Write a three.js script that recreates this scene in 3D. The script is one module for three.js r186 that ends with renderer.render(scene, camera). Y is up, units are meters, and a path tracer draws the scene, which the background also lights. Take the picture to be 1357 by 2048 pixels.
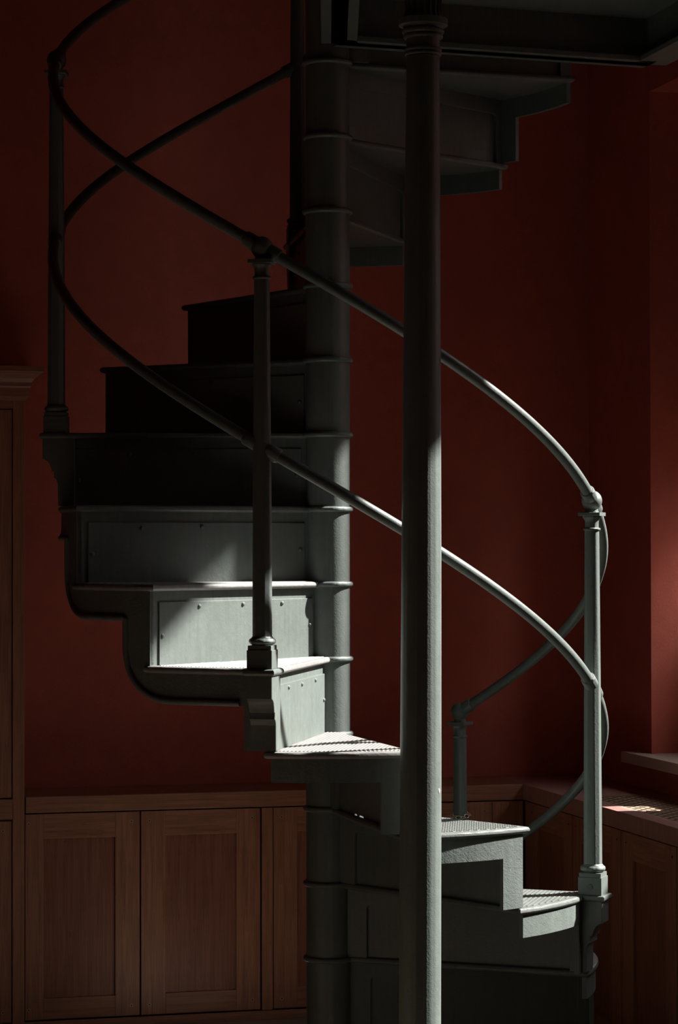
import * as THREE from 'three';
import { mergeGeometries, toCreasedNormals } from 'three/addons/utils/BufferGeometryUtils.js';

// ---------------------------------------------------------------- camera, sky, sun, exposure
const scene = new THREE.Scene();
const FPX = 4937.9;
const camera = new THREE.PerspectiveCamera(2 * Math.atan(1024 / FPX) * 180 / Math.PI, 1357 / 2048, 0.05, 100);
camera.rotation.set(0.0155, -0.0045, -0.0015, 'YXZ');
camera.position.set(0, 1.599, 6.2975);

const renderer = new THREE.WebGLRenderer({ antialias: true });
renderer.toneMapping = THREE.LinearToneMapping;
renderer.toneMappingExposure = 1.0;
renderer.shadowMap.enabled = true;
renderer.shadowMap.type = THREE.PCFSoftShadowMap;

scene.background = new THREE.Color().setRGB(3.3, 3.4, 3.5);      // hazy daylight sky outside the windows

const D2R = Math.PI / 180;
const ROOM = 14 * D2R;                                              // the room is turned 14 degrees to the stair's axes
const roomPt = (a, y, w) => new THREE.Vector3(a * Math.cos(ROOM) + w * Math.sin(ROOM), y, -a * Math.sin(ROOM) + w * Math.cos(ROOM));

const sun = new THREE.DirectionalLight(new THREE.Color().setRGB(1.0, 0.955, 0.90), 21);
sun.position.copy(roomPt(Math.cos(41.5 * D2R) * 12, Math.sin(41.5 * D2R) * 12 + 1, 0.5));
sun.target.position.copy(roomPt(0, 1, 0.5));
sun.castShadow = true;
sun.shadow.mapSize.set(4096, 4096);
sun.shadow.radius = 2;
Object.assign(sun.shadow.camera, { left: -7, right: 7, top: 7, bottom: -7, near: 0.5, far: 24 });
sun.shadow.bias = -0.0003;
scene.add(sun, sun.target);

// ---------------------------------------------------------------- helpers
let seed = 7;
const rnd = () => { seed = (seed * 1664525 + 1013904223) >>> 0; return seed / 4294967296; };
const used = new Map();
function numbered(n) { const c = used.get(n) ?? 0; used.set(n, c + 1); return c ? n + '_' + String(c).padStart(3, '0') : n; }
function uvMetres(g, swap = false) {                                 // box projection, uv in metres
  if (g.index) g = g.toNonIndexed();
  const p = g.attributes.position, uv = new Float32Array(p.count * 2);
  const A = new THREE.Vector3(), B = new THREE.Vector3(), C = new THREE.Vector3(), n = new THREE.Vector3();
  for (let i = 0; i < p.count; i += 3) {
    A.fromBufferAttribute(p, i); B.fromBufferAttribute(p, i + 1); C.fromBufferAttribute(p, i + 2);
    n.copy(B).sub(A).cross(C.clone().sub(A));
    const ax = Math.abs(n.x), ay = Math.abs(n.y), az = Math.abs(n.z);
    [A, B, C].forEach((v, k) => {
      let s, t;
      if (ay > ax && ay > az) { s = v.x; t = v.z; } else if (ax > az) { s = v.z; t = v.y; } else { s = v.x; t = v.y; }
      if (swap) [s, t] = [t, s];
      uv[(i + k) * 2] = s; uv[(i + k) * 2 + 1] = t;
    });
  }
  g.setAttribute('uv', new THREE.BufferAttribute(uv, 2));
  return g;
}
function join(list) {
  const gs = list.map((g) => { const q = g.index ? g.toNonIndexed() : g; for (const k of Object.keys(q.attributes)) if (!['position', 'normal', 'uv'].includes(k)) q.deleteAttribute(k); return q; });
  return gs.length === 1 ? gs[0] : mergeGeometries(gs);
}
function mesh(name, geo, mat, parent = scene) {
  const o = new THREE.Mesh(Array.isArray(geo) ? join(geo) : geo, mat);
  o.castShadow = o.receiveShadow = true;
  o.name = parent === scene ? numbered(name) : name;
  parent.add(o);
  return o;
}
function thing(name, label, category, group) {
  const o = new THREE.Group(); o.name = numbered(name); o.userData = { label, category };
  if (group) o.userData.group = group;
  scene.add(o); return o;
}
function tag(o, label, category, group) { o.userData = { label, category }; if (group) o.userData.group = group; return o; }
function struct(o, label) { o.userData = { kind: 'structure', label, category: o.name.split('_')[0] }; return o; }
function box(x0, x1, y0, y1, z0, z1, bevel = 0, swap = false) {
  let g;
  if (bevel > 0) {
    const s = new THREE.Shape(), b = bevel;
    s.moveTo(x0 + b, y0 + b); s.lineTo(x1 - b, y0 + b); s.lineTo(x1 - b, y1 - b); s.lineTo(x0 + b, y1 - b); s.closePath();
    g = new THREE.ExtrudeGeometry(s, { depth: Math.max(1e-4, z1 - z0 - 2 * b), bevelEnabled: true, bevelSize: b, bevelThickness: b, bevelSegments: 2 });
    g.translate(0, 0, z0 + b);
  } else { g = new THREE.BoxGeometry(x1 - x0, y1 - y0, z1 - z0); g.translate((x0 + x1) / 2, (y0 + y1) / 2, (z0 + z1) / 2); }
  return uvMetres(g, swap);
}
function lathe(pts, seg = 40) {                                       // [[r, y] ...], uv in metres
  const g = new THREE.LatheGeometry(pts.map(([r, y]) => new THREE.Vector2(Math.max(r, 1e-5), y)), seg);
  const uv = g.attributes.uv, p = g.attributes.position, rm = Math.max(...pts.map((q) => q[0]));
  for (let i = 0; i < uv.count; i++) uv.setXY(i, uv.getX(i) * 2 * Math.PI * rm, p.getY(i));
  return toCreasedNormals(g, 0.6);
}
function bead(r0, y, m, n = 6) { const o = []; for (let i = 0; i <= n; i++) { const t = -Math.PI / 2 + Math.PI * i / n; o.push([r0 + m * Math.cos(t), y + m * Math.sin(t)]); } return o; }

// ---------------------------------------------------------------- textures and materials
function noiseField(N, cells, s) {                                    // tileable value noise
  const r = []; let q = s; const nx = () => { q = (q * 1664525 + 1013904223) >>> 0; return q / 4294967296; };
  const [cx, cy] = cells; for (let i = 0; i < cx * cy; i++) r.push(nx());
  const f = new Float32Array(N * N), sm = (t) => t * t * (3 - 2 * t);
  for (let j = 0; j < N; j++) for (let i = 0; i < N; i++) {
    const u = i / N * cx, v = j / N * cy, i0 = Math.floor(u), j0 = Math.floor(v), a = sm(u - i0), b = sm(v - j0);
    const g = (x, y) => r[(y % cy) * cx + (x % cx)];
    f[j * N + i] = (g(i0, j0) * (1 - a) + g(i0 + 1, j0) * a) * (1 - b) + (g(i0, j0 + 1) * (1 - a) + g(i0 + 1, j0 + 1) * a) * b;
  }
  return f;
}
function tex(N, fn, metres, srgb) {
  const d = new Uint8Array(N * N * 4);
  for (let i = 0; i < N * N; i++) { const c = fn(i); d[i * 4] = c[0]; d[i * 4 + 1] = c[1]; d[i * 4 + 2] = c[2]; d[i * 4 + 3] = 255; }
  const t = new THREE.DataTexture(d, N, N, THREE.RGBAFormat); t.wrapS = t.wrapT = THREE.RepeatWrapping;
  t.magFilter = THREE.LinearFilter; t.minFilter = THREE.LinearMipmapLinearFilter; t.generateMipmaps = true;
  t.repeat.set(1 / metres, 1 / metres); if (srgb) t.colorSpace = THREE.SRGBColorSpace; t.needsUpdate = true; return t;
}
const N = 512, clampB = (v) => Math.max(0, Math.min(255, Math.round(v)));
const toS = (v) => 255 * (v <= 0.0031308 ? v * 12.92 : 1.055 * Math.pow(v, 1 / 2.4) - 0.055);
const n16 = noiseField(N, [16, 16], 3), n40 = noiseField(N, [40, 40], 5), n90 = noiseField(N, [90, 90], 9), n200 = noiseField(N, [200, 200], 11), n6 = noiseField(N, [6, 6], 13);
const streakA = noiseField(N, [128, 4], 21), streakB = noiseField(N, [256, 8], 23), streakC = noiseField(N, [40, 3], 25);
const streakD = noiseField(N, [60, 5], 31);

const paintBump = tex(N, (i) => { const v = clampB(255 * (0.25 * n40[i] + 0.45 * n90[i] + 0.30 * n200[i])); return [v, v, v]; }, 0.30);
const ironBump = tex(N, (i) => { const v = clampB(255 * (0.3 * n16[i] + 0.3 * n40[i] + 0.4 * n90[i])); return [v, v, v]; }, 0.16);
function paintMap(r, g, b, amount) {
  return tex(N, (i) => {
    const k = 1 + amount * (0.5 * (n6[i] - 0.5) + 0.5 * (n40[i] - 0.5) + 0.7 * (streakD[i] - 0.5));
    const chip = n90[i] > 0.965 ? 1.35 : 1;
    return [clampB(toS(r * k * chip)), clampB(toS(g * k * chip)), clampB(toS(b * k * chip))];
  }, 0.45, true);
}
const M = {};
const PAINT = [0.128, 0.150, 0.139];
M.paint = new THREE.MeshPhysicalMaterial({ map: paintMap(...PAINT, 0.22), roughness: 0.42, bumpMap: paintBump, bumpScale: 0.00028, specularIntensity: 0.9 });
M.iron = new THREE.MeshPhysicalMaterial({ map: M.paint.map, roughness: 0.42, bumpMap: ironBump, bumpScale: 0.0007, specularIntensity: 0.9 });
M.column = new THREE.MeshPhysicalMaterial({ map: M.paint.map, roughness: 0.40, bumpMap: ironBump, bumpScale: 0.00035, specularIntensity: 0.9 });
M.tread = new THREE.MeshPhysicalMaterial({ map: paintMap(0.120, 0.132, 0.123, 0.25), roughness: 0.42, bumpMap: paintBump, bumpScale: 0.0004 });
M.treadWorn = new THREE.MeshPhysicalMaterial({ map: paintMap(0.205, 0.203, 0.195, 0.25), roughness: 0.5, bumpMap: paintBump, bumpScale: 0.0004 });
M.chip = new THREE.MeshStandardMaterial({ color: new THREE.Color().setRGB(0.50, 0.36, 0.36), roughness: 0.8 });
M.chain = new THREE.MeshStandardMaterial({ color: new THREE.Color().setRGB(0.72, 0.62, 0.45), metalness: 0.9, roughness: 0.35 });
M.screw = new THREE.MeshStandardMaterial({ color: new THREE.Color().setRGB(0.42, 0.34, 0.28), metalness: 0.9, roughness: 0.4 });

const wallBump = tex(N, (i) => { const v = clampB(255 * (0.4 * n90[i] + 0.6 * n200[i])); return [v, v, v]; }, 0.5);
const wallMap = tex(N, (i) => { const k = 1 + 0.16 * (n6[i] - 0.5) + 0.10 * (n40[i] - 0.5) + 0.06 * (n200[i] - 0.5); return [clampB(toS(0.55 * k)), clampB(toS(0.135 * k)), clampB(toS(0.092 * k))]; }, 1.7, true);
M.wall = new THREE.MeshStandardMaterial({ map: wallMap, roughness: 0.82, bumpMap: wallBump, bumpScale: 0.0006 });
function woodMap(r, g, b, amt) {
  return tex(N, (i) => {
    const k = 1 + amt * (0.9 * (streakA[i] - 0.5) + 0.6 * (streakB[i] - 0.5) + 0.7 * (streakC[i] - 0.5));
    const pore = streakB[i] > 0.86 ? 0.72 : 1;
    return [clampB(toS(r * k * pore)), clampB(toS(g * k * pore * (0.96 + 0.08 * streakC[i]))), clampB(toS(b * k * pore))];
  }, 0.42, true);
}
const woodBump = tex(N, (i) => { const v = clampB(255 * (0.5 * streakA[i] + 0.5 * streakB[i])); return [v, v, v]; }, 0.42);
const wood = (r, g, b, amt = 0.32) => new THREE.MeshPhysicalMaterial({ map: woodMap(r, g, b, amt), roughness: 0.38, bumpMap: woodBump, bumpScale: 0.0004, clearcoat: 0.25, clearcoatRoughness: 0.35 });
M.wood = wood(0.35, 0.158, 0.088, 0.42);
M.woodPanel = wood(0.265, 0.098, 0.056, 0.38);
M.woodTop = wood(0.40, 0.21, 0.18);
M.grille = new THREE.MeshStandardMaterial({ color: new THREE.Color().setRGB(0.40, 0.30, 0.22), roughness: 0.45 });
M.dark = new THREE.MeshStandardMaterial({ color: new THREE.Color().setRGB(0.012, 0.010, 0.009), roughness: 0.9 });
M.sill = new THREE.MeshStandardMaterial({ color: new THREE.Color().setRGB(0.62, 0.50, 0.43), roughness: 0.5 });
M.floor = wood(0.23, 0.18, 0.14, 0.3);
M.ceil = new THREE.MeshStandardMaterial({ color: new THREE.Color().setRGB(0.16, 0.06, 0.045), roughness: 0.9 });
M.frame = new THREE.MeshStandardMaterial({ color: new THREE.Color().setRGB(0.55, 0.52, 0.46), roughness: 0.5 });
M.asphalt = new THREE.MeshStandardMaterial({ color: new THREE.Color().setRGB(0.05, 0.05, 0.052), roughness: 0.9 });
M.brick = new THREE.MeshStandardMaterial({ color: new THREE.Color().setRGB(0.075, 0.045, 0.034), roughness: 0.9 });
M.blind = new THREE.MeshStandardMaterial({ color: new THREE.Color().setRGB(0.20, 0.13, 0.09), roughness: 0.9 });
M.glass = new THREE.MeshPhysicalMaterial({ color: 0xffffff, transmission: 1, thickness: 0, roughness: 0.0, ior: 1.45 });

// ---------------------------------------------------------------- the room (a = along the back wall, w = towards the viewer)
const AL = -4.6, AR = 1.59, WB = -2.421, WF = 8.2, HC = 5.6, TH = 0.42;
function roomMesh(name, geos, mat, label) { const o = mesh(name, geos, mat); o.rotation.y = ROOM; return struct(o, label); }
roomMesh('floor', [box(AL - TH, AR + TH, -0.12, 0, WB - TH, WF + TH, 0, true)], M.floor, 'dark boarded floor below the stair');
roomMesh('ceiling', [box(AL - TH, AR + TH, HC, HC + 0.15, WB - TH, WF + TH)], M.ceil, 'dark ceiling high above the stair');
roomMesh('wall_back', [box(AL - TH, AR + TH, 0, HC, WB - TH, WB)], M.wall, 'dark red plastered wall behind the spiral stair');
roomMesh('wall_left', [box(AL - TH, AL, 0, HC, WB, WF)], M.wall, 'dark red plastered wall on the far side of the room');
const W1 = [-1.81, -0.61], W2 = [0.020, 1.30], W3 = [2.00, 2.42], SILL = 0.885, HEAD = 3.17, HEAD2 = 3.602;
const openings = [[W1, HEAD], [W2, HEAD2], [W3, HEAD2]];
roomMesh('wall_right', (() => {
  const g = [box(AR, AR + TH, 0, SILL, WB, WF), box(AR, AR + TH, HEAD2, HC, WB, WF)]; let w = WB;
  for (const [[w0, w1], head] of openings) { g.push(box(AR, AR + TH, SILL, HEAD2, w, w0)); if (head < HEAD2) g.push(box(AR, AR + TH, head, HEAD2, w0, w1)); w = w1; }
  g.push(box(AR, AR + TH, SILL, HEAD2, w, WF)); return g;
})(), M.wall, 'dark red wall with the deep window recess beside the counter');
roomMesh('wall_front', [box(AL - TH, AR + TH, 0, HC, WF, WF + TH)], M.wall, 'dark red wall facing the stair');

function windowAt(n, w0, w1, head, label) {
  const o = new THREE.Group(); o.name = 'window_' + n; o.rotation.y = ROOM; scene.add(o); o.userData = { kind: 'structure', label, category: 'window' };
  const a0 = AR + 0.30, a1 = AR + 0.35, f = 0.05;
  mesh('window_frame', [box(a0, a1, SILL, SILL + f, w0, w1), box(a0, a1, head - f, head, w0, w1), box(a0, a1, SILL + f, head - f, w0, w0 + 0.02), box(a0, a1, SILL + f, head - f, w1 - f, w1)], M.frame, o);
  mesh('window_pane', [box(a0 + 0.02, a0 + 0.026, SILL + f, head - f, w0 + 0.02, w1 - f)], M.glass, o);
  const s = mesh('window_sill', [box(AR - 0.065, a0, SILL - 0.018, SILL + 0.018, w0 - 0.125, w1 + 0.125, 0.005)], M.sill, o);
  s.userData.label = 'thick pale window board with a square front edge';
  return o;
}
windowAt(1, W1[0], W1[1], HEAD, 'deep window recess with a pale window board above the counter grille');
windowAt(2, W2[0], W2[1], HEAD2, 'tall window beside the stair letting in the sun');
windowAt(3, W3[0], W3[1], HEAD2, 'tall window of the same wall further into the room');
// wooden half shutters in front of the lower panes; those above the counter stand apart and let a slip of sun onto it
function halfShutter(w0, w1, a, top, label, group) {
  const o = thing('half_shutter', label, 'shutter', group); o.rotation.y = ROOM;
  mesh('shutter_frame', [box(a, a + 0.03, SILL + 0.02, SILL + 0.10, w0, w1), box(a, a + 0.03, top - 0.075, top, w0, w1), box(a, a + 0.03, SILL + 0.10, top - 0.075, w0, w0 + 0.07), box(a, a + 0.03, SILL + 0.10, top - 0.075, w1 - 0.07, w1)], M.wood, o);
  mesh('shutter_panel', [box(a + 0.008, a + 0.022, SILL + 0.10, top - 0.075, w0 + 0.07, w1 - 0.07)], M.woodPanel, o);
}
halfShutter(W1[0] + 0.002, -1.33, AR + 0.21, 1.37, 'low wooden half shutter on the corner side of the window above the counter', 'half shutters above the counter');
halfShutter(-1.19, W1[1] - 0.002, AR + 0.21, 1.37, 'low wooden half shutter on the stair side of the window above the counter', 'half shutters above the counter');
halfShutter(W2[0] + 0.002, 0.660, AR + 0.25, 1.870, 'tall wooden half shutter next to the pier at the sunny window', 'half shutters of the sunny window');
halfShutter(0.666, W2[1] - 0.002, AR + 0.25, 1.870, 'tall wooden half shutter away from the pier at the sunny window', 'half shutters of the sunny window');

function rollerBlind(w0, w1, y0, y1, a, label) {
  const o = thing('roller_blind', label, 'blind'); o.rotation.y = ROOM;
  mesh('blind_cloth', [box(a, a + 0.002, y0, y1 - 0.02, w0, w1)], M.blind, o);
  mesh('bottom_bar', [box(a - 0.005, a + 0.007, y0 - 0.012, y0 + 0.012, w0, w1, 0.002)], M.frame, o);
  const r = mesh('roller', new THREE.CylinderGeometry(0.022, 0.022, w1 - w0, 20).rotateX(Math.PI / 2), M.frame, o); r.position.set(a - 0.01, y1 - 0.022, (w0 + w1) / 2);
}
halfShutter(W3[0] + 0.002, W3[1] - 0.002, AR + 0.25, 1.870, 'single wooden half shutter of the narrow window');
rollerBlind(W1[0] + 0.004, W1[1] - 0.004, 1.80, HEAD, AR + 0.255, 'brown roller blind lowered over the upper panes above the counter');
rollerBlind(0.60, W2[1] - 0.004, 3.44, HEAD2, AR + 0.255, 'brown roller blind rolled nearly up in the sunny window');

roomMesh('ground_street', [box(AR + TH, AR + 40, -3.7, -3.5, -30, 30)], M.asphalt, 'dark street surface outside below the windows');
// the house across the street, seen from inside the windows only
{
  const o = thing('house_across', 'brown brick house across the street outside the windows', 'house'); o.rotation.y = ROOM;
  const a = AR + 7.5;
  mesh('house_wall', [box(a, a + 0.4, -3.5, 7.0, -9, 12)], M.brick, o);
  mesh('roof', [box(a - 0.25, a + 0.6, 7.0, 7.15, -9.2, 12.2)], M.dark, o);
  for (let w = -8; w < 11; w += 2.4) for (const y of [-1.4, 1.6]) { const f = mesh('house_window', [box(a - 0.02, a + 0.02, y, y + 1.9, w, w + 1.1)], M.frame, o); mesh('pane', [box(a - 0.03, a - 0.021, y + 0.08, y + 1.82, w + 0.08, w + 1.02)], M.dark, f); }
}

// ---------------------------------------------------------------- the spiral stair
const H = 0.19, PSI0 = -176.248, DP = 26.768, RP = 0.6972, RO = 0.684, RS = 0.6765, RC = 0.0565, HB = 0.9594, POFF = 1.27, HM = 0.505;
const psi = (k) => PSI0 + k * DP;
const pol = (r, deg, y) => new THREE.Vector3(-r * Math.sin(deg * D2R), y, r * Math.cos(deg * D2R));
const stair = thing('spiral_staircase', 'grey-green painted cast iron spiral staircase winding around a slender ringed pole', 'staircase');

// central pole of short drums with a ring at every tread
for (let k = 0; k < 17; k++) {
  const y0 = k * H, y1 = (k + 1) * H;
  const d = mesh('pole_drum', lathe([[0.001, y0], [RC, y0], [RC, y1], [0.001, y1]], 48), M.column, stair);
  if (k > 0) mesh('ring', lathe([[RC - 0.004, y0 - 0.014], ...bead(RC + 0.0015, y0 - 0.007, 0.007, 8), [RC - 0.004, y0]], 48), M.column, d);
}
// plan shape of a tread, x = world x, y = world z
function treadPlan(k) {
  const s = new THREE.Shape(), b = 0.008, R = RO - b, a0 = psi(k) * D2R, a1 = psi(k + 1) * D2R + 0.012;
  const ov = 0.009, u = [-Math.sin(a0), Math.cos(a0)], n = [Math.cos(a0), Math.sin(a0)];
  const r0 = 0.035;
  s.moveTo(u[0] * r0 + n[0] * ov, u[1] * r0 + n[1] * ov);
  const L = Math.sqrt(R * R - ov * ov); s.lineTo(u[0] * L + n[0] * ov, u[1] * L + n[1] * ov);
  const s0 = a0 - ov / R;
  for (let i = 1; i <= 14; i++) { const t = s0 + (a1 - s0) * i / 14; s.lineTo(-Math.sin(t) * R, Math.cos(t) * R); }
  s.lineTo(-Math.sin(a1) * r0, Math.cos(a1) * r0); s.closePath();
  return s;
}
function treadGeo(k) {
  const g = new THREE.ExtrudeGeometry(treadPlan(k), { depth: 0.0006, bevelEnabled: true, bevelSize: 0.008, bevelThickness: 0.0077, bevelSegments: 4 });
  g.rotateX(Math.PI / 2);                                   // shape y -> world z, extrusion -> down
  g.translate(0, k * H - 0.0077, 0);
  return uvMetres(toCreasedNormals(g, 0.7));
}
// cast ribs on the tread: parallel bars clipped to the sector
function ribs(k, localDeg, spacing, height) {
  const mid = (psi(k) + psi(k + 1)) / 2, dir = (mid + localDeg) * D2R, d = [-Math.sin(dir), Math.cos(dir)], n = [d[1], -d[0]];
  const a0 = psi(k) * D2R, a1 = psi(k + 1) * D2R, R = RO - 0.018, out = [];
  const inside = (x, z) => { const r = Math.hypot(x, z); if (r > R || r < RC + 0.004) return false; const cr0 = x * Math.cos(a0) + z * Math.sin(a0), cr1 = x * Math.cos(a1) + z * Math.sin(a1); return cr0 < 0.004 && cr1 > 0.008; };
  for (let o = -0.7; o < 0.7; o += spacing) {
    let start = null, last = null;
    for (let t = -0.72; t <= 0.73; t += 0.006) {
      const x = d[0] * t + n[0] * o, z = d[1] * t + n[1] * o, ins = inside(x, z);
      if (ins) { if (start === null) start = t; last = t; }
      if ((!ins || t > 0.724) && start !== null) {
        if (last - start > 0.01) {
          const q = new THREE.BufferGeometry(), w = spacing * 0.30, tp = spacing * 0.16, y0 = k * H - 0.001, y1 = k * H + height;
          const P = (t2, e, y) => [d[0] * t2 + n[0] * (o + e), y, d[1] * t2 + n[1] * (o + e)];
          const v = [P(start, -w, y0), P(start, -tp, y1), P(start, tp, y1), P(start, w, y0), P(last, -w, y0), P(last, -tp, y1), P(last, tp, y1), P(last, w, y0)];
          const f = [[0, 1, 5], [0, 5, 4], [1, 2, 6], [1, 6, 5], [2, 3, 7], [2, 7, 6], [0, 3, 2], [0, 2, 1], [4, 5, 6], [4, 6, 7]];
          q.setAttribute('position', new THREE.Float32BufferAttribute(f.flatMap((t3) => t3.flatMap((i) => v[i])), 3));
          q.computeVertexNormals(); out.push(uvMetres(q));
        }
        start = null;
      }
    }
  }
  return out;
}
// a bent plate: slices of [angle in degrees, bottom, top] between two radii
function bentPlate(sl, rIn, rOut) {
  const v = [], quad = (a, b, c, d) => v.push(...a, ...b, ...c, ...a, ...c, ...d);
  const P = (r, s, y) => pol(r, s, y).toArray();
  for (let i = 0; i + 1 < sl.length; i++) {
    const [a, b0, t0] = sl[i], [c, b1, t1] = sl[i + 1];
    if (c - a > 1e-6) {
      quad(P(rOut, a, b0), P(rOut, a, t0), P(rOut, c, t1), P(rOut, c, b1));
      quad(P(rIn, a, b0), P(rIn, c, b1), P(rIn, c, t1), P(rIn, a, t0));
      quad(P(rIn, a, t0), P(rIn, c, t1), P(rOut, c, t1), P(rOut, a, t0));
      quad(P(rIn, a, b0), P(rOut, a, b0), P(rOut, c, b1), P(rIn, c, b1));
    } else if (Math.abs(b1 - b0) > 1e-6) {                 // vertical step in the lower outline
      quad(P(rIn, a, b0), P(rOut, a, b0), P(rOut, a, b1), P(rIn, a, b1));
    }
  }
  const e0 = sl[0], e1 = sl[sl.length - 1];
  quad(P(rIn, e0[0], e0[1]), P(rIn, e0[0], e0[2]), P(rOut, e0[0], e0[2]), P(rOut, e0[0], e0[1]));
  quad(P(rIn, e1[0], e1[1]), P(rOut, e1[0], e1[1]), P(rOut, e1[0], e1[2]), P(rIn, e1[0], e1[2]));
  const g = new THREE.BufferGeometry(); g.setAttribute('position', new THREE.Float32BufferAttribute(v, 3));
  // make every face point outwards from the plate's middle surface
  g.computeVertexNormals();
  return uvMetres(toCreasedNormals(g, 0.5));
}
const CURVED = (k) => k >= 8 && k <= 11;                     // riser k has the rounded, beaded lower corner
const BL = 0.086, BR = 0.070, DL = 6.8, DRr = 5.4, AL2 = 5.0;
function lower(k, deg) {                                      // lower outline of string k at an angle
  const s0 = psi(k), s1 = psi(k + 1), B = (k >= 7 && k <= 10) ? BL : BR;
  const corner = (kk) => { const t = Math.min(1, Math.max(0, (deg - (psi(kk) - AL2)) / (AL2 + DL))); const Bk = (kk - 1 >= 7 && kk - 1 <= 10) ? BL : BR; return (kk - 1) * H - Bk + (Bk + 0.03) * (1 - Math.sqrt(Math.max(0, 1 - t * t))); };
  if (deg < s0 + (CURVED(k) ? DL : DRr) - 1e-6) return CURVED(k) ? corner(k) : (k - 1) * H + 0.001;
  if (CURVED(k + 1) && deg > s1 - AL2) return Math.min(k * H - 0.02, corner(k + 1));
  return k * H - B;
}
function slicesOf(k) {
  const s0 = psi(k), s1 = psi(k + 1), leg = s0 + (CURVED(k) ? DL : DRr), top = k * H - 0.0155, out = [];
  const put = (d, b) => out.push([d, b, top]);
  const n1 = 10; for (let i = 0; i <= n1; i++) { const d = s0 + (leg - s0) * i / n1; put(d, lower(k, d - (i === n1 ? 1e-4 : 0))); }
  const n2 = 24; for (let i = 0; i <= n2; i++) { const d = leg + (s1 - leg) * i / n2; put(d, lower(k, d + (i === 0 ? 1e-4 : 0))); }
  return out;
}
function mirrorX(g) {                                         // flip a non-indexed geometry left to right
  g.scale(-1, 1, 1);
  for (const a of Object.values(g.attributes)) { const n = a.itemSize, q = a.array; for (let i = 0; i < a.count; i += 3) for (let j = 0; j < n; j++) { const t = q[(i + 1) * n + j]; q[(i + 1) * n + j] = q[(i + 2) * n + j]; q[(i + 2) * n + j] = t; } }
  g.computeVertexNormals(); return g;
}
const rivetGeo = (() => { const g = new THREE.SphereGeometry(0.0058, 14, 8, 0, Math.PI * 2, 0, Math.PI / 2); g.scale(1, 0.8, 1); return g; })();
function riser(k) {
  // drawn with X = outwards, then mirrored: local X = inwards, Y = up, Z = towards the descending side
  const y0 = 6e-4, y1 = H - 0.0155, x0 = 0.054, x1 = RS - 0.002, t = 0.010;
  const s = new THREE.Shape(), m0 = 0.052, m1 = 0.030, mt = 0.040, r = 0.012;
  s.moveTo(x0, y0); s.lineTo(x0 + m0, y0); s.lineTo(x0 + m0, y1 - mt - r); s.quadraticCurveTo(x0 + m0, y1 - mt, x0 + m0 + r, y1 - mt);
  s.lineTo(x1 - m1 - r, y1 - mt); s.quadraticCurveTo(x1 - m1, y1 - mt, x1 - m1, y1 - mt - r); s.lineTo(x1 - m1, y0); s.lineTo(x1, y0); s.lineTo(x1, y1); s.lineTo(x0, y1); s.closePath();
  const g = new THREE.ExtrudeGeometry(s, { depth: t - 0.002, bevelEnabled: true, bevelSize: 0.001, bevelThickness: 0.001, bevelSegments: 1 });
  g.translate(0, 0, -t + 0.001);
  const o = mesh('riser', mirrorX(uvMetres(g)), M.paint, stair);
  const a = psi(k) * D2R;
  o.position.set(0, (k - 1) * H, 0);
  const X = new THREE.Vector3(Math.sin(a), 0, -Math.cos(a)), Y = new THREE.Vector3(0, 1, 0), Z = X.clone().cross(Y);
  o.quaternion.setFromRotationMatrix(new THREE.Matrix4().makeBasis(X, Y, Z));
  const px0 = x0 + 0.014, px1 = x1 - 0.027, py1 = y1 - 0.027;
  const nt = k === 6 ? [[0.235, 0.262], [0.275, 0.318]] : k === 5 ? [[0.26, 0.30], [0.325, 0.345]] : [];   // worn notches at the foot of the plate
  const ps = new THREE.Shape(); ps.moveTo(px0, y0); for (const [n0, n1] of nt) { ps.lineTo(n0, y0); ps.lineTo(n0 + 0.004, y0 + 0.0038); ps.lineTo(n1 - 0.006, y0 + 0.0032); ps.lineTo(n1, y0); }
  ps.lineTo(px1, y0); ps.lineTo(px1, py1); ps.lineTo(px0, py1); ps.closePath();
  const pg = new THREE.ExtrudeGeometry(ps, { depth: 0.0030, bevelEnabled: true, bevelSize: 0.0006, bevelThickness: 0.0006, bevelSegments: 1 }); pg.translate(0, 0, 0.0006);
  mesh('riser_panel', mirrorX(uvMetres(pg)), M.paint, o);
  const W = px1 - px0, hh = py1 - y0;
  const spots = [[px1 - 0.245 * W, py1 - 0.011], [px1 - 0.52 * W, py1 - 0.011], [px1 - 0.79 * W, py1 - 0.011], [px1 - 0.010, y0 + 0.47 * hh], [px0 + 0.012, y0 + 0.55 * hh]];
  for (const [x, y] of spots) { const q = mesh('rivet', rivetGeo, M.paint, o); q.position.set(-x + (rnd() - 0.5) * 0.012 * (y > py1 - 0.02 ? 1 : 0), y + (rnd() - 0.5) * 0.004, 0.0038); q.rotation.x = Math.PI / 2; }
  return o;
}
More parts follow.
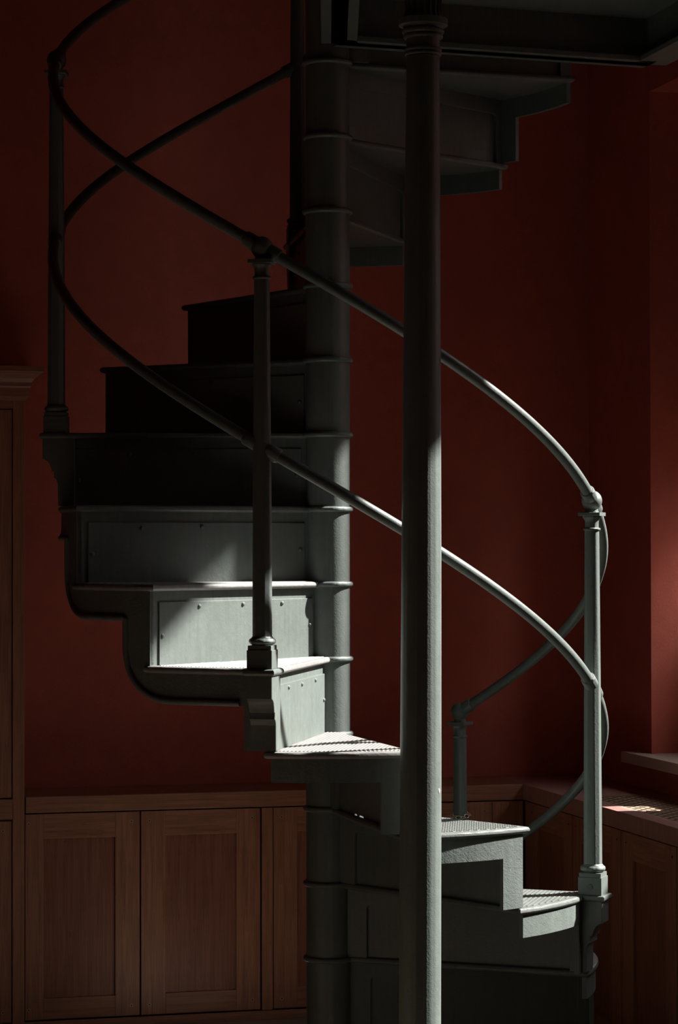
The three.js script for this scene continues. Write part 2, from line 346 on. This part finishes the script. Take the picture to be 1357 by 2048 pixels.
for (let k = 1; k <= 15; k++) {
  const tm = k >= 6 && k <= 8 ? M.treadWorn : M.tread;          // the three most trodden steps are rubbed pale
  const t = mesh('tread', treadGeo(k), tm, stair);
  if (k >= 3 && k <= 8) {
    const rb = k === 4 ? ribs(k, 72, 0.0105, 0.0010) : ribs(k, 11, 0.0092, 0.0011);
    if (k === 5) rb.push(...ribs(k, 60, 0.0115, 0.0007));
    const r = mesh('tread_ribs', rb, tm, t); r.userData.kind = 'stuff';
  }
  const st = mesh('stair_string', bentPlate(slicesOf(k), RS - 0.012, RS), M.iron, stair);
  if (k >= 7 && k <= 10) {                                    // bead along the curved lower edge
    const pts = slicesOf(k).map(([d, b]) => pol(RS + 0.001, d, b + 0.006));
    const path = new THREE.CatmullRomCurve3(pts.filter((p, i) => i === 0 || p.distanceTo(pts[i - 1]) > 0.002), false, 'catmullrom', 0.1);
    if (k !== 7) mesh('bead', uvMetres(new THREE.TubeGeometry(path, 60, 0.0075, 8)), M.paint, st);
    else mesh('bead', uvMetres(new THREE.TubeGeometry(new THREE.CatmullRomCurve3(pts.slice(12)), 40, 0.0075, 8)), M.paint, st);
  }
  riser(k);
}
riser(16);

// posts
const shaftPts = [[0.001, 0.050], [0.026, 0.050], ...bead(0.0235, 0.0625, 0.0075, 8), [0.0255, 0.070], [0.0225, 0.074], [0.0222, 0.20], [0.0205, 0.50], [0.0178, HB - 0.078], ...bead(0.0178, HB - 0.070, 0.0036, 6), [0.0166, HB - 0.066], [0.0166, HB - 0.052], [0.0185, HB - 0.046], [0.0225, HB - 0.041], [0.0225, HB - 0.036], [0.001, HB - 0.036]];
const shaftGeo = lathe(shaftPts, 32);
const plateGeo = box(-0.0275, 0.0275, HB - 0.0375, HB - 0.029, -0.0275, 0.0275, 0.0012);
const neckGeo = lathe([[0.001, HB - 0.030], [0.018, HB - 0.030], [0.0155, HB - 0.024], [0.0155, HB - 0.016], [0.001, HB - 0.016]], 28);
const ballGeo = new THREE.SphereGeometry(0.0252, 36, 24).translate(0, HB, 0);
const blockGeo = join([box(-0.0295, 0.0295, 0.0, 0.043, -0.0295, 0.0295, 0.0015), box(-0.0275, 0.0275, 0.042, 0.0535, -0.0275, 0.0275, 0.0015)]);
const bossGeo = new THREE.CylinderGeometry(0.0075, 0.0075, 0.0022, 20);
const padGeo = (() => { const s = new THREE.Shape(); s.moveTo(-0.052, -0.030); s.lineTo(0.032, -0.030); s.lineTo(0.032, 0.030); s.lineTo(-0.052, 0.030); s.closePath(); const g = new THREE.ExtrudeGeometry(s, { depth: 0.0006, bevelEnabled: true, bevelSize: 0.007, bevelThickness: 0.0074, bevelSegments: 4 }); g.rotateX(Math.PI / 2); g.translate(0, -0.0074, 0); return uvMetres(toCreasedNormals(g, 0.7)); })();
const bracketGeo = (() => {                                   // X = outwards, Y up
  const s = new THREE.Shape();
  s.moveTo(-0.050, -0.0150); s.lineTo(0.0300, -0.0150); s.lineTo(0.0300, -0.066); s.lineTo(0.0265, -0.0675);
  s.quadraticCurveTo(0.011, -0.072, 0.006, -0.098); s.lineTo(0.000, -0.0995); s.lineTo(0.000, -0.108); s.lineTo(0.0015, -0.114); s.quadraticCurveTo(-0.007, -0.118, -0.009, -0.130); s.lineTo(-0.010, -0.186); s.lineTo(-0.050, -0.186); s.closePath();
  const g = new THREE.ExtrudeGeometry(s, { depth: 0.058, bevelEnabled: true, bevelSize: 0.001, bevelThickness: 0.001, bevelSegments: 1, curveSegments: 8 });
  g.translate(0, 0, -0.029); return uvMetres(toCreasedNormals(g, 0.5));
})();
const posts = {};
for (const k of [1, 4, 7, 10, 13]) {
  const deg = psi(k) + POFF, p = pol(RP, deg, k * H), a = deg * D2R;
  const X = new THREE.Vector3(-Math.sin(a), 0, Math.cos(a)), Y = new THREE.Vector3(0, 1, 0), Z = X.clone().cross(Y);
  const o = mesh('post_shaft', shaftGeo, M.paint, stair); o.position.copy(p); o.quaternion.setFromRotationMatrix(new THREE.Matrix4().makeBasis(X, Y, Z));
  mesh('base_block', blockGeo, M.paint, o); mesh('cap_plate', plateGeo, M.paint, o); mesh('cap_neck', neckGeo, M.paint, o); mesh('ball_finial', ballGeo, M.paint, o);
  mesh('base_pad', padGeo, M.paint, o); mesh('bracket', bracketGeo, M.paint, o);
  const bo = mesh('boss', bossGeo, M.paint, o); bo.position.set(0, 0.020, 0.0300); bo.rotation.x = Math.PI / 2;
  posts[k] = p;
}
// rails from post to post
function rail(name, k0, k1, hgt, endGap) {
  const d0 = psi(k0) + POFF, d1 = psi(k1) + POFF, pts = [], n = 40;
  for (let i = 0; i <= n; i++) { const t = i / n; pts.push(pol(RP, d0 + (d1 - d0) * t, (k0 + (k1 - k0) * t) * H + hgt)); }
  const c = new THREE.CatmullRomCurve3(pts), g = new THREE.TubeGeometry(c, 90, 0.0136, 14);
  const uv = g.attributes.uv; for (let i = 0; i < uv.count; i++) uv.setXY(i, uv.getX(i) * 1.1, uv.getY(i) * 0.078);
  const o = mesh(name, g, M.paint, stair);
  for (const t of [endGap / 1.08, 1 - endGap / 1.08]) {
    const p = c.getPointAt(t), v = c.getTangentAt(t); if (t > 0.5) v.negate();
    const f = mesh('rail_collar', lathe([[0.001, -0.024], [0.0180, -0.024], [0.0180, 0.004], [0.0165, 0.008], [0.0136, 0.010]], 20), M.paint, o);
    f.position.copy(p); f.quaternion.setFromUnitVectors(new THREE.Vector3(0, 1, 0), v);
  }
}
for (const [a, b] of [[1, 4], [4, 7], [7, 10], [10, 13], [13, 16]]) { rail('handrail', a, b, HB, 0.036); rail('middle_rail', a, b, HM, 0.036); }

// landing at the head of the stair
{
  const o = thing('landing_platform', 'dark iron landing at the head of the spiral stair', 'landing');
  const plan = [[0.03, 0.10], [0.85, -0.176], [1.235, 1.37], [1.235, 2.6], [0.10, 2.6], [0.03, 0.9]];
  const s = new THREE.Shape(); plan.forEach(([x, z], i) => (i ? s.lineTo(x, z) : s.moveTo(x, z))); s.closePath();
  const g = new THREE.ExtrudeGeometry(s, { depth: 0.05, bevelEnabled: false }); g.rotateX(Math.PI / 2); g.translate(0, 16 * H, 0);
  mesh('landing_plate', uvMetres(g), M.paint, o);
  for (let i = 0; i < 3; i++) {
    const [x0, z0] = plan[i === 2 ? 5 : i], [x1, z1] = plan[i === 2 ? 0 : i + 1], L = Math.hypot(x1 - x0, z1 - z0);
    const b = mesh('edge_beam', [box(0, L, -0.115, 0, -0.02, 0.02), box(0, L, -0.115, -0.103, -0.045, 0.045)], M.paint, o);
    b.position.set(x0, 16 * H - 0.05, z0); b.rotation.y = -Math.atan2(z1 - z0, x1 - x0);
  }
  for (const z of [0.5, 1.0, 1.5]) { const b = mesh('cross_beam', [box(0.06, 0.95 + z * 0.18, 2.90, 2.99, z - 0.02, z + 0.02)], M.paint, o); }
}
// tall column in front of the stair
{
  const o = thing('support_column', 'tall slender grey-green iron column standing in front of the spiral stair', 'column');
  o.position.set(0.200, 0, 0.800); o.rotation.z = -0.0052;
  mesh('column_shaft', lathe([[0.001, 0.06], [0.0475, 0.06], [0.0470, 0.5], [0.0462, 1.1], [0.0445, 1.6], [0.0410, 2.2], [0.0372, 2.70], [0.001, 2.70]], 64), M.column, o);
  mesh('column_base', lathe([[0.001, 0], [0.075, 0], [0.075, 0.03], [0.062, 0.05], ...bead(0.052, 0.065, 0.010), [0.046, 0.085]], 48), M.column, o);
  mesh('neck_ring', lathe([[0.030, 2.700], ...bead(0.0375, 2.706, 0.004), ...bead(0.0380, 2.715, 0.0045), [0.030, 2.722]], 48), M.column, o);
  mesh('capital_neck', lathe([[0.001, 2.720], [0.0365, 2.720], [0.0385, 2.745], [0.001, 2.745]], 48), M.column, o);
  mesh('capital_ring', lathe([[0.030, 2.738], ...bead(0.0395, 2.745, 0.005), ...bead(0.0415, 2.756, 0.006), [0.046, 2.768], [0.055, 2.770], [0.055, 2.784], [0.030, 2.784]], 48), M.column, o);
  const bell = mesh('capital_bell', lathe([[0.001, 2.784], [0.038, 2.784], [0.036, 2.80], [0.040, 2.84], [0.060, 2.885], [0.066, 2.90], [0.066, 3.0], [0.001, 3.0]], 48), M.column, o);
  for (let i = 0; i < 18; i++) {
    const t = i / 18 * Math.PI * 2, pts = [[0.042, 2.784], [0.0375, 2.80], [0.0415, 2.84], [0.0610, 2.884]].map(([r, y]) => new THREE.Vector3(r * Math.sin(t), y, r * Math.cos(t)));
    mesh('flute', uvMetres(new THREE.TubeGeometry(new THREE.CatmullRomCurve3(pts), 12, 0.0038, 6)), M.column, bell);
  }
  const sc = mesh('casting_seam', uvMetres(new THREE.CylinderGeometry(0.0020, 0.0020, 2.6, 6).translate(0, 1.38, 0)), M.column, o);
  sc.position.set(0.0085, 0, 0.0425); sc.rotation.x = -0.0036;
  const c = mesh('paint_chip', new THREE.SphereGeometry(0.0042, 12, 8).scale(0.8, 1.5, 0.35), M.chip, o);
  const ca = 60 * D2R; c.position.set(0.0459 * Math.sin(ca), 1.066, 0.0459 * Math.cos(ca)); c.rotation.y = ca;
}
// fine chain looped round the newel post
{
  const o = thing('newel_chain', 'fine brass-coloured chain looped round the lowest stair post', 'chain');
  o.position.copy(posts[1]).setY(0.862);
  const link = new THREE.TorusGeometry(0.0050, 0.0013, 6, 14); link.scale(1.5, 1, 1);
  for (let i = 0; i < 14; i++) {
    const t = i / 14 * Math.PI * 2, r = 0.0275, q = mesh('chain_link', link, M.chain, o);
    q.position.set(r * Math.cos(t), -0.004 * Math.sin(t) + 0.002 * Math.sin(3 * t), r * Math.sin(t)); q.rotation.set(i % 2 ? 1.2 : 0.25, -t - Math.PI / 2, 0.15 * Math.sin(t * 2), 'YXZ');
  }
}

// ---------------------------------------------------------------- cabinets along the back and right walls
const TOP = 0.780, FB = -2.120, FR = 1.235;
const screwGeo = new THREE.CylinderGeometry(0.0058, 0.0058, 0.004, 14).rotateX(Math.PI / 2);
const socketGeo = new THREE.CylinderGeometry(0.0026, 0.0026, 0.0012, 6).rotateX(Math.PI / 2);
function door(parent, u0, u1, y0, y1, z, st = 0.083, rt = 0.083, rb = 0.070, screws = true, sl = st) {   // local X along, Z out
  const t = 0.020, b = 0.0012;
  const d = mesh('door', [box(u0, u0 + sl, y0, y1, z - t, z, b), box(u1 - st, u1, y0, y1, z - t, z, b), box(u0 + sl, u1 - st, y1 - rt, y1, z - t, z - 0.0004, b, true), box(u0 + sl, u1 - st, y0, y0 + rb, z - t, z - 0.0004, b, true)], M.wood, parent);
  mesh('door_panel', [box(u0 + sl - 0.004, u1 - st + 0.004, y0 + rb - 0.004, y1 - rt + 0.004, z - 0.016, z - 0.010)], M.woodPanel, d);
  if (screws) for (const [x, y] of [[u0 + 0.028 - (st - sl) * 0.7, y0 + 0.034], [u1 - 0.028, y0 + 0.034], [u0 + 0.028 - (st - sl) * 0.7, y1 - 0.032], [u1 - 0.028, y1 - 0.032]]) {
    const s = mesh('screw', screwGeo, M.screw, d); s.position.set(x, y, z - 0.0005);
    const k = mesh('screw', socketGeo, M.dark, d); k.position.set(x, y, z + 0.0016);
  }
  return d;
}
function lowCabinet(u0, u1, doors, label, wf, depth, place) {
  const o = thing('low_cabinet', label, 'cabinet'); place(o);
  mesh('carcass', [box(u0, u1, 0.05, TOP - 0.058, wf - depth, wf - 0.024), box(u0, u1, 0, 0.05, wf - depth, wf - 0.045)], M.dark, o);
  mesh('plinth_board', [box(u0, u1, 0.0, 0.032, wf - 0.020, wf - 0.004, 0.001, true)], M.wood, o);
  for (const [a, b, sl] of doors) door(o, a, b, 0.038, TOP - 0.0585, wf, 0.083, 0.083, 0.070, true, sl ?? 0.083);
  const st = [];
  const es = [u0, ...doors.flatMap((d) => d.slice(0, 2)), u1];
  for (let i = 0; i < es.length; i += 2) if (es[i + 1] - es[i] > 0.012) mesh('stile', [box(es[i] + 0.002, es[i + 1] - 0.002, 0.034, TOP - 0.0585, wf - 0.02, wf - 0.003, 0.001)], M.wood, o);
  return o;
}
const onBack = (o) => { o.rotation.y = ROOM; };
lowCabinet(-0.513, 0.294, [[-0.511, -0.126, 0.060], [-0.121, 0.289]], 'low panelled oak cabinet with two doors beside the tall cupboard', FB, 0.295, onBack);
lowCabinet(0.294, 0.722, [[0.336, 0.718]], 'low panelled oak cabinet behind the foot of the stair pole', FB, 0.295, onBack);
lowCabinet(0.722, FR, [[0.728, 1.118]], 'low panelled oak cabinet in the corner behind the newel post', FB, 0.295, onBack);
{
  const o = mesh('back_counter_top', [box(-0.510, FR - 0.001, TOP - 0.054, TOP, WB + 0.001, FB + 0.004, 0.002, true)], M.wood); o.rotation.y = ROOM;
  tag(o, 'long brown wooden top board over the low cabinets along the red back wall', 'counter top');
}
// right-hand run: local X = towards the viewer is w, so turn a quarter
const onRight = (o) => { o.rotation.y = ROOM - Math.PI / 2; };          // local x -> +w, local z -> -a
lowCabinet(FB + 0.001, -1.162, [[-2.060, -1.625], [-1.615, -1.175]], 'low panelled cabinet below the counter beside the corner', -FR, 0.34, onRight);
lowCabinet(-1.162, -0.24, [[-1.152, -0.715], [-0.705, -0.25]], 'low panelled cabinet below the ventilation grille', -FR, 0.34, onRight);
lowCabinet(-0.24, 0.70, [[-0.23, 0.22], [0.23, 0.69]], 'low panelled cabinet of the window counter next to the stair', -FR, 0.34, onRight);
const G0 = [1.290, 1.520], G1 = [-1.66, 0.60];
{
  const o = mesh('window_counter_top', [
    box(FR - 0.004, G0[0], TOP - 0.054, TOP, WB + 0.001, 0.70, 0.0015), box(G0[1], AR - 0.001, TOP - 0.054, TOP, WB + 0.001, 0.70, 0.0015),
    box(G0[0], G0[1], TOP - 0.054, TOP, WB + 0.001, G1[0]), box(G0[0], G0[1], TOP - 0.054, TOP, G1[1], 0.70),
    box(G0[0], G0[1], TOP - 0.053, TOP - 0.046, G1[0], G1[1]),
  ], M.woodTop); o.rotation.y = ROOM;
  tag(o, 'reddish brown wooden counter top below the window board', 'counter top');
}
{
  const o = thing('ventilation_grille', 'brown openwork ventilation grille let into the window counter', 'grille'); o.rotation.y = ROOM;
  const y1 = TOP - 0.0005, y0 = TOP - 0.007, sp = 0.034, bw = 0.0050;
  mesh('grille_frame', [box(G0[0], G0[0] + 0.012, y0, y1, G1[0], G1[1]), box(G0[1] - 0.012, G0[1], y0, y1, G1[0], G1[1]), box(G0[0] + 0.012, G0[1] - 0.012, y0, y1, G1[0], G1[0] + 0.012), box(G0[0] + 0.012, G0[1] - 0.012, y0, y1, G1[1] - 0.012, G1[1])], M.grille, o);
  mesh('grille_backing', [box(G0[0], G0[1], TOP - 0.0455, TOP - 0.042, G1[0], G1[1])], M.dark, o);
  const x0 = G0[0] + 0.012, x1 = G0[1] - 0.012, L = x1 - x0;
  for (const sg of [1, -1]) for (let s = G1[0] - L; s < G1[1]; s += sp * 1.414) {
    // a bar from (x0, s) to (x1, s + L) or mirrored, clipped to the frame
    const za = Math.max(s, G1[0] + 0.012), zb = Math.min(s + L, G1[1] - 0.012); if (zb - za < 0.02) continue;
    const xa = x0 + (za - s), xb = x0 + (zb - s), ln = Math.hypot(xb - xa, zb - za);
    const b = mesh('grille_bar', [box(-bw, bw, 0, sg > 0 ? 0.0050 : 0.0042, -ln / 2, ln / 2)], M.grille, o);
    const mx = (xa + xb) / 2, mz = (za + zb) / 2;
    b.position.set(sg > 0 ? mx : x0 + x1 - mx, y0, mz); b.rotation.y = sg * Math.PI / 4;
  }
}
// tall cupboard at the left
{
  const o = thing('tall_cupboard', 'tall brown wooden cupboard with a moulded cornice against the red wall', 'cupboard'); o.rotation.y = ROOM;
  const u1 = -0.515, u0 = -1.60, z = FB + 0.012, yt = 2.100;
  mesh('carcass', [box(u0, u1, 0, yt, WB + 0.001, z - 0.022)], M.woodPanel, o);
  mesh('face_frame', [box(u1 - 0.040, u1, 0, yt, z - 0.022, z, 0.001), box(-1.08, -1.04, 0, yt, z - 0.022, z, 0.001), box(u0, u0 + 0.04, 0, yt, z - 0.022, z, 0.001),
    box(-1.04, u1 - 0.040, yt - 0.028, yt, z - 0.022, z - 0.0005, 0.001, true), box(-1.04, u1 - 0.040, 0.707, 0.775, z - 0.022, z - 0.0005, 0.001, true), box(-1.04, u1 - 0.040, 0.0, 0.03, z - 0.022, z - 0.0005, 0.001, true),
    box(u0 + 0.04, -1.08, yt - 0.028, yt, z - 0.022, z - 0.0005, 0.001, true), box(u0 + 0.04, -1.08, 0.707, 0.775, z - 0.022, z - 0.0005, 0.001, true)], M.wood, o);
  for (const [a, b] of [[-1.036, u1 - 0.0435], [u0 + 0.0435, -1.0835]]) { door(o, a, b, 0.780, yt - 0.032, z - 0.001, 0.083, 0.083, 0.083, false); door(o, a, b, 0.036, 0.702, z - 0.001); }
  const prof = [[0, 2.098], [0.006, 2.100], [0.008, 2.108], [0.014, 2.112], [0.016, 2.140], [0.020, 2.146], [0.021, 2.158], [0.030, 2.170], [0.046, 2.184], [0.055, 2.190], [0.057, 2.194], [0.057, 2.210], [-0.2, 2.210]];
  const v = [], quad = (a, b, c, d) => v.push(...a, ...b, ...c, ...a, ...c, ...d);
  const ring = ([f, y]) => { const e = Math.max(f, -0.2); return f < 0 ? [[u0, y, WB + 0.002], [u0, y, z], [u1, y, z], [u1, y, WB + 0.002]] : [[u0 - e, y, WB + 0.002], [u0 - e, y, z + e], [u1 + e, y, z + e], [u1 + e, y, WB + 0.002]]; };
  for (let i = 0; i + 1 < prof.length; i++) { const A = ring(prof[i]), B = ring(prof[i + 1]); for (let j = 0; j < 3; j++) quad(A[j], A[j + 1], B[j + 1], B[j]); }
  const T = ring(prof[prof.length - 1]); quad(T[0], T[1], T[2], T[3]);
  const g = new THREE.BufferGeometry(); g.setAttribute('position', new THREE.Float32BufferAttribute(v, 3)); g.computeVertexNormals();
  mesh('cornice', uvMetres(g, true), M.wood, o);
}

renderer.render(scene, camera);
